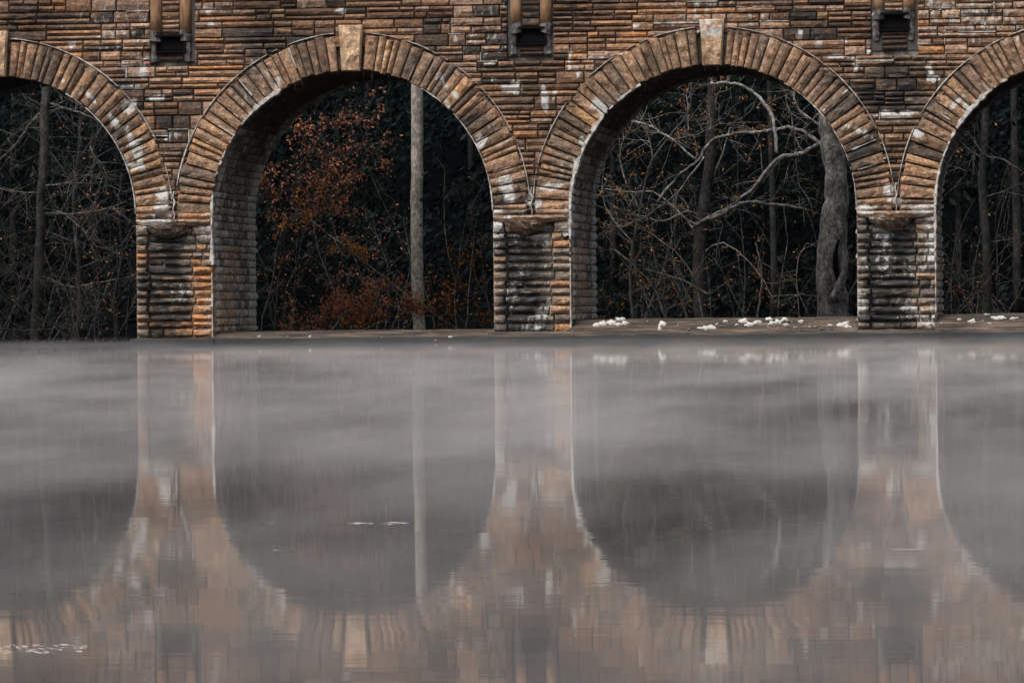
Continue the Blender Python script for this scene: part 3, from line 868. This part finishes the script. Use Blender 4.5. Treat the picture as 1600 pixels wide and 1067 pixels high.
leafy_shrub('low_shrub', 'sparse shrub of fine grey stems at the left foot of the second arch', 'shrub', at(440, 520, 13),
            [pl(13, (440, 522), (448, 470), (435, 400)), pl(13, (450, 522), (465, 450), (490, 390)), pl(13, (430, 522), (420, 470), (418, 420)), pl(13, (470, 522), (500, 480), (530, 470))],
            13, LEAF_RUST, 260, .045, .15, tw=14, twl=1.0, r=.022)
leafy_shrub('low_shrub', 'small dull rust shrub halfway up behind the leaning sapling', 'shrub', at(600, 520, 17),
            [pl(17, (600, 522), (610, 440), (590, 370)), pl(17, (610, 522), (640, 420), (630, 340)), pl(17, (600, 500), (560, 420), (545, 370))],
            17, LEAF_RUST, 420, .05, .2, tw=12, twl=1.2, r=.025, tm=(0, .6))

# third arch: big lichen covered tree with arching limbs
Y = 12
t = thing('lichen_tree', 'thick pale lichen covered tree with arching bare limbs against the right of the third arch', 'tree', tuple(at(1302, 500, Y)))
m = MB(); path = wander(pl(Y, (1304, 520), (1302, 490), (1298, 420), (1303, 350), (1308, 290), (1300, 235), (1296, 180), (1290, 100), (1285, 0)), 5, .03)
wr = [27, 26, 25, 25, 24.5, 24, 24, 24, 24, 24, 23, 23, 23, 23, 23, 22, 21, 20, 20, 19, 19]+[18]*60
m.tube(path, [PXM(Y)*w_*.98*RND.uniform(.95, 1.05) for w_ in wr[:len(path)]], 12); loc(m.build('trunk', BARK_LICHEN, t, smooth=True))
m = MB(); path = wander(pl(Y-.55, (1302, 470), (1318, 430), (1320, 390), (1310, 345)), 4, .01)
m.tube(path, [PXM(Y)*w_ for w_ in taper(len(path), 9, 3)], 7); loc(m.build('hollow_rib', BARK_LICHEN, t, smooth=True))
m = MB(); path = wander(pl(Y-.50, (1318, 455), (1308, 430), (1305, 400), (1311, 375)), 4, .01)
m.tube(path, [PXM(Y)*w_ for w_ in [1, 2, 3, 4, 4.5, 4.5, 4.5, 4, 4, 3, 2.5, 2, 1.5]], 7); loc(m.build('hollow_shade', IRON, t, smooth=True))  # solid black tube painted as the shade inside the trunk's hollow
limbs = [([(1300, 215), (1270, 232), (1245, 243), (1215, 250), (1180, 290), (1150, 318), (1115, 335), (1082, 356)], 7, 3),
         ([(1085, 352), (1120, 338), (1150, 322), (1166, 317), (1210, 320), (1256, 326)], 5.5, 2.5),
         ([(1296, 235), (1270, 215), (1240, 200), (1205, 205), (1175, 207), (1120, 215), (1090, 250), (1060, 275), (1028, 315)], 4.5, 3),
         ([(1215, 240), (1210, 200), (1200, 170), (1180, 145), (1150, 132), (1110, 130)], 4.2, 3),
         ([(1088, 250), (1040, 212), (1010, 195), (988, 190)], 2.6, 1.6), ([(1300, 205), (1270, 190), (1245, 165), (1240, 140)], 3.5, 2),
         ([(1228, 150), (1240, 200), (1243, 240), (1250, 300)], 1.6, 1.2), ([(1100, 245), (1060, 300), (1020, 330), (1000, 345), (960, 358)], 2.2, 1.4)]
tw = MB(); tips = []
for k, (xy, a, b) in enumerate(limbs):
    path = wander(pl(Y+[0, -.6, .8, 1.2, 1.5, .5, .6, 1.0][k], *xy, dy=[1.5, .5, 2, 1, 1, .5, .2, 1][k]), 5, .03)
    m = MB(); m.tube(path, [PXM(Y)*w_*.74*RND.uniform(.75, 1.25) for w_ in taper(len(path), a, b)], 7)
    loc(m.build('limb', BARK_LICHEN, t, smooth=True))
    twigs(tw, path, .016, 16, 1.0, 2, tips=tips)
loc(tw.build('twigs', BARK_TWIG, t, kind='stuff'))
lf = MB(); leaves(lf, tips, 240, .06, .055, RND, .2, 1, clump=.2); loc(lf.build('leaves', LEAF_ORANGE, t, kind='stuff'))

def bare_tree(lab, base, trunk, limbs, Y, tr, mat, tmat, ntw, L, nleaf=0, lm_=None, dy=1.5, depth=3, group=None, name='bare_tree'):
    t = thing(name, lab, 'tree', tuple(base), group)
    path = wander(pl(Y, *trunk), 5, .02)
    m = MB(); m.tube(path, [PXM(Y)*w_ for w_ in taper(len(path), tr[0], tr[1])], 9); loc(m.build('trunk', mat, t, smooth=True))
    tw = MB(); tips = []
    twigs(tw, path, PXM(Y)*.62, ntw, L, depth, tips=tips)
    for xy, a in limbs:
        p_ = wander(pl(Y, *xy, dy=RND.uniform(-dy, dy)), 5, .018)
        m = MB(); m.tube(p_, [PXM(Y)*w_*.8 for w_ in taper(len(p_), a, a*.4)], 6); loc(m.build('limb', tmat, t, smooth=True))
        twigs(tw, p_, PXM(Y)*.55, ntw, L, 2, tips=tips)
    loc(tw.build('twigs', tmat, t, kind='stuff'))
    if nleaf: lf = MB(); leaves(lf, tips, nleaf, .07, .055, RND, .2, 1, clump=.25); loc(lf.build('leaves', lm_ or LEAF_ORANGE, t, kind='stuff'))
    return t
bare_tree('dim brown forked trunk in the middle of the third arch', at(1090, 500, 19), [(1098, 520), (1092, 440), (1095, 360), (1103, 300), (1110, 240), (1113, 150), (1115, 40)],
          [([(1103, 300), (1125, 250), (1140, 200)], 3), ([(1092, 370), (1060, 330), (1020, 300), (985, 300), (945, 295)], 2), ([(1095, 400), (1130, 380), (1180, 420), (1210, 470)], 1.8),
           ([(1097, 340), (1075, 330), (1040, 345), (1015, 342)], 2)], 19, (11, 8), BARK_DIM, BARK_TWIG, 7, 1.5, 170)
bare_tree('slim leaning sapling low in the left of the third arch', at(1040, 500, 13), [(1042, 505), (1030, 470), (1018, 445), (990, 415), (960, 390)],
          [([(1040, 500), (1048, 480), (1085, 470)], 1.5), ([(1110, 462), (1060, 435), (1005, 420)], 2.2), ([(1100, 505), (1085, 440), (1062, 400), (1015, 362)], 1.8), ([(955, 505), (945, 470), (935, 460)], 1.3)],
          13, (2.4, 1.2), BARK_TWIG, BARK_TWIG, 14, .9, 260)
bare_tree('thin upright stems left of the lichen tree with yellow flecks', at(1180, 500, 14), [(1182, 505), (1188, 460), (1190, 420), (1180, 380)],
          [([(1160, 505), (1176, 468)], 1.5), ([(1165, 500), (1140, 450), (1120, 400), (1130, 350)], 1.6), ([(1215, 505), (1220, 440), (1230, 380), (1225, 330)], 1.4), ([(1250, 505), (1245, 420), (1260, 380)], 1.2)],
          14, (2, 1), BARK_TWIG, BARK_TWIG, 7, .8, 110)
bare_tree('fine stemmed tree in the upper left of the third arch with scattered tiny leaves', at(985, 500, 16), [(990, 520), (985, 420), (1000, 330), (1020, 250), (1075, 175), (1080, 110)],
          [([(1075, 205), (1075, 170), (1072, 150)], 1.6), ([(1000, 330), (970, 260), (975, 210)], 1.8), ([(990, 380), (950, 330), (940, 290)], 1.4), ([(1020, 250), (1010, 200), (995, 170)], 1.6), ([(1040, 220), (1090, 210), (1130, 190)], 1.6)],
          16, (3, 1.5), BARK_GREY, BARK_TWIG, 14, 1.2, 320)
# first arch
bare_tree('dead tree with a broken pale top in the first arch from the left', at(62, 540, 14), [(55, 540), (57, 480), (62, 400), (64, 320), (68, 250), (70, 190), (72, 145), (74, 120)],
          [([(70, 170), (50, 190), (20, 230), (-10, 260)], 2), ([(72, 160), (110, 172), (140, 182), (160, 195)], 2.2), ([(66, 300), (30, 300), (0, 295)], 1.6),
           ([(64, 332), (100, 335), (150, 330), (190, 318)], 1.7), ([(66, 290), (110, 285), (140, 270)], 1.6), ([(62, 430), (110, 448), (150, 442), (205, 432)], 1.8),
           ([(90, 330), (120, 350), (150, 385)], 1.2), ([(140, 230), (155, 260), (170, 290)], 1.1)], 14, (8, 7), BARK_GREY, BARK_TWIG, 20, 1.3, 60, LEAF_RUST)
bare_tree('spreading bare bush low at the left edge with long drooping pale branches', at(-40, 545, 10), [(-60, 545), (-45, 480), (-25, 420), (-10, 380)],
          [([(-20, 400), (20, 425), (70, 445), (110, 445)], 2), ([(-10, 450), (20, 470), (55, 495), (88, 508)], 1.8), ([(-10, 480), (15, 500), (40, 520), (55, 533)], 1.8), ([(-5, 500), (15, 520), (28, 535)], 1.5),
           ([(-10, 512), (40, 516), (90, 512), (130, 500)], 1.7), ([(-10, 395), (20, 430), (40, 470)], 1.4), ([(105, 445), (125, 465), (142, 475)], 1.4), ([(0, 335), (20, 370), (30, 400)], 1.2)],
          10, (3, 2), BARK_TWIG, BARK_TWIG, 22, 1.0, 0, depth=2)
bare_tree('thin twiggy sapling beside the left pier in the first arch', at(180, 540, 15), [(185, 540), (178, 470), (190, 400), (185, 330), (190, 270)],
          [([(178, 470), (205, 440), (212, 425)], 1.2), ([(188, 400), (150, 370), (120, 300), (115, 250)], 1.4), ([(180, 440), (160, 480), (130, 500)], 1.1), ([(190, 350), (160, 330), (140, 345)], 1.2)],
          15, (2.2, 1.2), BARK_GREY, BARK_GREY, 16, 1.1, 130, LEAF_RUST)
bare_tree('slender dark sapling in the upper middle of the first arch', at(130, 540, 20), [(120, 540), (125, 440), (115, 330), (125, 220), (130, 100)],
          [([(120, 300), (80, 240), (30, 200)], 1.5), ([(122, 250), (160, 200), (190, 190)], 1.5), ([(118, 380), (60, 360), (10, 370)], 1.4), ([(122, 420), (170, 400), (210, 380)], 1.4)],
          20, (4, 3), BARK_DIM, BARK_GREY, 12, 1.6, 60, LEAF_RUST)
# fourth arch
bare_tree('dim grey trunk with thin bare branches in the fourth arch at the right edge', at(1540, 500, 18), [(1540, 515), (1543, 440), (1540, 360), (1535, 290), (1540, 200), (1548, 60)],
          [([(1540, 430), (1510, 440), (1490, 462)], 2), ([(1535, 310), (1570, 300), (1610, 310)], 1.6), ([(1538, 250), (1510, 230), (1490, 210)], 1.5), ([(1540, 380), (1590, 370), (1620, 350)], 1.4)],
          18, (8, 6), BARK_DIM, BARK_GREY, 10, 1.4, 40, LEAF_RUST)
bare_tree('pale bare branch arching in from the right edge through the fourth arch', at(1640, 500, 12), [(1650, 520), (1645, 400), (1630, 320), (1620, 270)],
          [([(1625, 290), (1600, 272), (1570, 250), (1540, 243), (1522, 220)], 2.4), ([(1524, 222), (1520, 245), (1510, 272)], 1.5), ([(1640, 420), (1600, 440), (1560, 430)], 1.2)],
          12, (6, 4), BARK_TWIG, BARK_TWIG, 8, 1.0, 0)
leafy_shrub('low_shrub', 'small shrub with a few orange leaves at the foot of the fourth arch', 'shrub', at(1490, 500, 11),
            [pl(11, (1485, 505), (1478, 470), (1474, 440)), pl(11, (1490, 505), (1500, 470), (1530, 430)), pl(11, (1490, 505), (1485, 480), (1495, 455))], 11, LEAF_ORANGE, 60, .045, .08, tw=8, twl=.5, r=.015)
leafy_shrub('low_shrub', 'slim shrub with yellow brown leaves in the gap between lichen tree and pier', 'shrub', at(1332, 500, 13),
            [pl(13, (1330, 505), (1328, 450), (1332, 400))], 13, LEAF_ORANGE, 60, .05, .08, tw=10, twl=.5, r=.015)

# evergreen wood behind: individually standing trunks, then the mass
for (px, w_, Y, lab) in [(20, 7, 27, 'dim evergreen trunk at the far left of the first arch, left of the dead tree'), (150, 6, 29, 'dim slim evergreen trunk in the middle of the first arch behind the twigs'),
                         (575, 6, 31, 'dim evergreen trunk left of the tall pale trunk in the second arch'), (740, 6, 29, 'dim evergreen trunk right of the tall pale trunk near the middle pier'),
                         (960, 7, 27, 'dim evergreen trunk at the left foot of the third arch'), (1210, 6, 24, 'slim dim evergreen trunk just left of the lichen covered tree'),
                         (1500, 7, 27, 'dim evergreen trunk left of the grey trunk in the fourth arch'), (1590, 8, 25, 'dim evergreen trunk at the right edge of the fourth arch')]:
    base = at(px, 500, Y); base.z = gz(base.x, Y)-.1
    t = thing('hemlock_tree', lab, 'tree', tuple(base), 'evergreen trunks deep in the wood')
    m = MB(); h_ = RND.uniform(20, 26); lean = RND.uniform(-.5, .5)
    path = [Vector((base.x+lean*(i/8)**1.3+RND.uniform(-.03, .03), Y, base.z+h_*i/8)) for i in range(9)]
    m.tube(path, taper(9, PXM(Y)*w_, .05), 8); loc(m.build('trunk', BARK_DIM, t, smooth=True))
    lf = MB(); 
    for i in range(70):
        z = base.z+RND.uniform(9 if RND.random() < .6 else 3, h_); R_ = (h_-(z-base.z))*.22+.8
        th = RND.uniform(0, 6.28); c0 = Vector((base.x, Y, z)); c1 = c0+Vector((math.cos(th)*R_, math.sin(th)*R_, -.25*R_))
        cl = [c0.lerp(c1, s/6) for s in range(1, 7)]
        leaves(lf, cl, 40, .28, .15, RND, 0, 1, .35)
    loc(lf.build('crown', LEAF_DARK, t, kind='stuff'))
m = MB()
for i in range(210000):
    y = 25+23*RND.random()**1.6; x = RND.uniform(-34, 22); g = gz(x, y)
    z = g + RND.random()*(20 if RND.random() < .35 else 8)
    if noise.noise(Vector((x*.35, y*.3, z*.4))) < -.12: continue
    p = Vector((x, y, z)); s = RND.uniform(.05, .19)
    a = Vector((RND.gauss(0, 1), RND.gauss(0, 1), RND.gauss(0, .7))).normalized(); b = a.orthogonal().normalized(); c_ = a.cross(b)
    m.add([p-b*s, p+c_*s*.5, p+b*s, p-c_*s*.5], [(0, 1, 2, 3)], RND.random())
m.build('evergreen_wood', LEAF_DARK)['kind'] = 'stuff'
# fine brush between the trunks: hair-thin stems nobody could count
m = MB(); lf = MB(); tips = []
for i in range(80):
    px = RND.choice([RND.uniform(-30, 215), RND.uniform(400, 775), RND.uniform(930, 1335), RND.uniform(1470, 1620)])
    Y = RND.uniform(15, 25); p = at(px, 505, Y); p.z = gz(p.x, Y)
    L = RND.uniform(1.5, 6.5); v = Vector((RND.gauss(0, .35), RND.gauss(0, .3), 1)).normalized(); pts = [p]
    for s in range(6):
        v = (v+Vector((RND.gauss(0, .16), RND.gauss(0, .1), RND.gauss(0, .08)))).normalized(); pts.append(pts[-1]+v*L/6)
    m.tube(pts, taper(7, .018, .007), 4); twigs(m, pts, .009, 7, 1.2, 2, tips=tips)
leaves(lf, tips, 900, .05, .04, RND, 0, .8)
m.build('underbrush', BARK_GREY)['kind'] = 'stuff'
lf.build('underbrush_leaves', LEAF_RUST)['kind'] = 'stuff'
# leaf litter line on the bank behind the first sill
m = MB(); pts = [Vector((RND.uniform(-19, 16), RND.uniform(7.2, 9.2), .03)) for _ in range(300)]
leaves(m, pts, 2600, .12, .05, RND, .1, .9, .25); m.build('leaf_litter', LEAF_RUST)['kind'] = 'stuff'

# ------------------------------------------------------------------ ripples on the lake
m = MB()
def water_pt(px, py):
    d = fw*FPX + r2*(px-800) - u2*(py-533.5); t = -CZ/d.z
    return Vector((CX, -CD, CZ)) + d*t
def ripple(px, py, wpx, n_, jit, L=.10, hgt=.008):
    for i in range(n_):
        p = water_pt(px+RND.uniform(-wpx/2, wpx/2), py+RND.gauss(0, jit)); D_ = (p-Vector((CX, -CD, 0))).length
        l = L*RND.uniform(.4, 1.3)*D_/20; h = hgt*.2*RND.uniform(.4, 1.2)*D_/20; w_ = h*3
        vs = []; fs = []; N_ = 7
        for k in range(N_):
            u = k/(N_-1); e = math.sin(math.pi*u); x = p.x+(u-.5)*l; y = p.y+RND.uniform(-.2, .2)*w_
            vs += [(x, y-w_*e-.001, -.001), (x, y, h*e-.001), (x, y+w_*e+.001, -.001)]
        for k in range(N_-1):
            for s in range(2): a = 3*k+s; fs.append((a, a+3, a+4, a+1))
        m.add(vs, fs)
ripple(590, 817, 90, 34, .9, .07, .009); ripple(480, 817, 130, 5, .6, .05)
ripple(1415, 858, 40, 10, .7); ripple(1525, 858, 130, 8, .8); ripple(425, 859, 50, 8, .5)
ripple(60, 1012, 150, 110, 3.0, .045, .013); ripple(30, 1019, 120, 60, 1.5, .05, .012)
o = m.build('painted_glints', FOAM_AND_GLINT, smooth=True); o['kind'] = 'stuff'  # sky glints on the ripples, painted on in foam white

# ------------------------------------------------------------------ morning mist lying on the lake
q = NT('lake_mist'); P = q.pos()
vol = q.n('ShaderNodeVolumePrincipled'); vol.inputs['Color'].default_value = (.99, .94, .93, 1); vol.inputs['Anisotropy'].default_value = 0.0
sep = q.n('ShaderNodeSeparateXYZ'); q.l(P, sep.inputs[0])
big = q.noise(1.0, 5, .68, P, (.5, .10, 3.2)); 
zz = q.math('MULTIPLY', sep.outputs[2], q.rng(sep.outputs[1], -80, -12, 1, 1.75)); top = q.rng(zz, .10, .56, 1, 0)
patch = q.rng(big, .44, .60, .08, 3.0)
near = q.rng(sep.outputs[1], -118, -30, 1.3, .22)
q.l(q.math('MULTIPLY', q.math('MULTIPLY', top, patch), q.math('MULTIPLY', near, .0150)), vol.inputs['Density'])
q.l(vol.outputs[0], q.out.inputs['Volume'])
m = MB(); m.box((-70, -126, -.4), (70, -7, .60)); o = m.build('mist', q.m); o['kind'] = 'stuff'
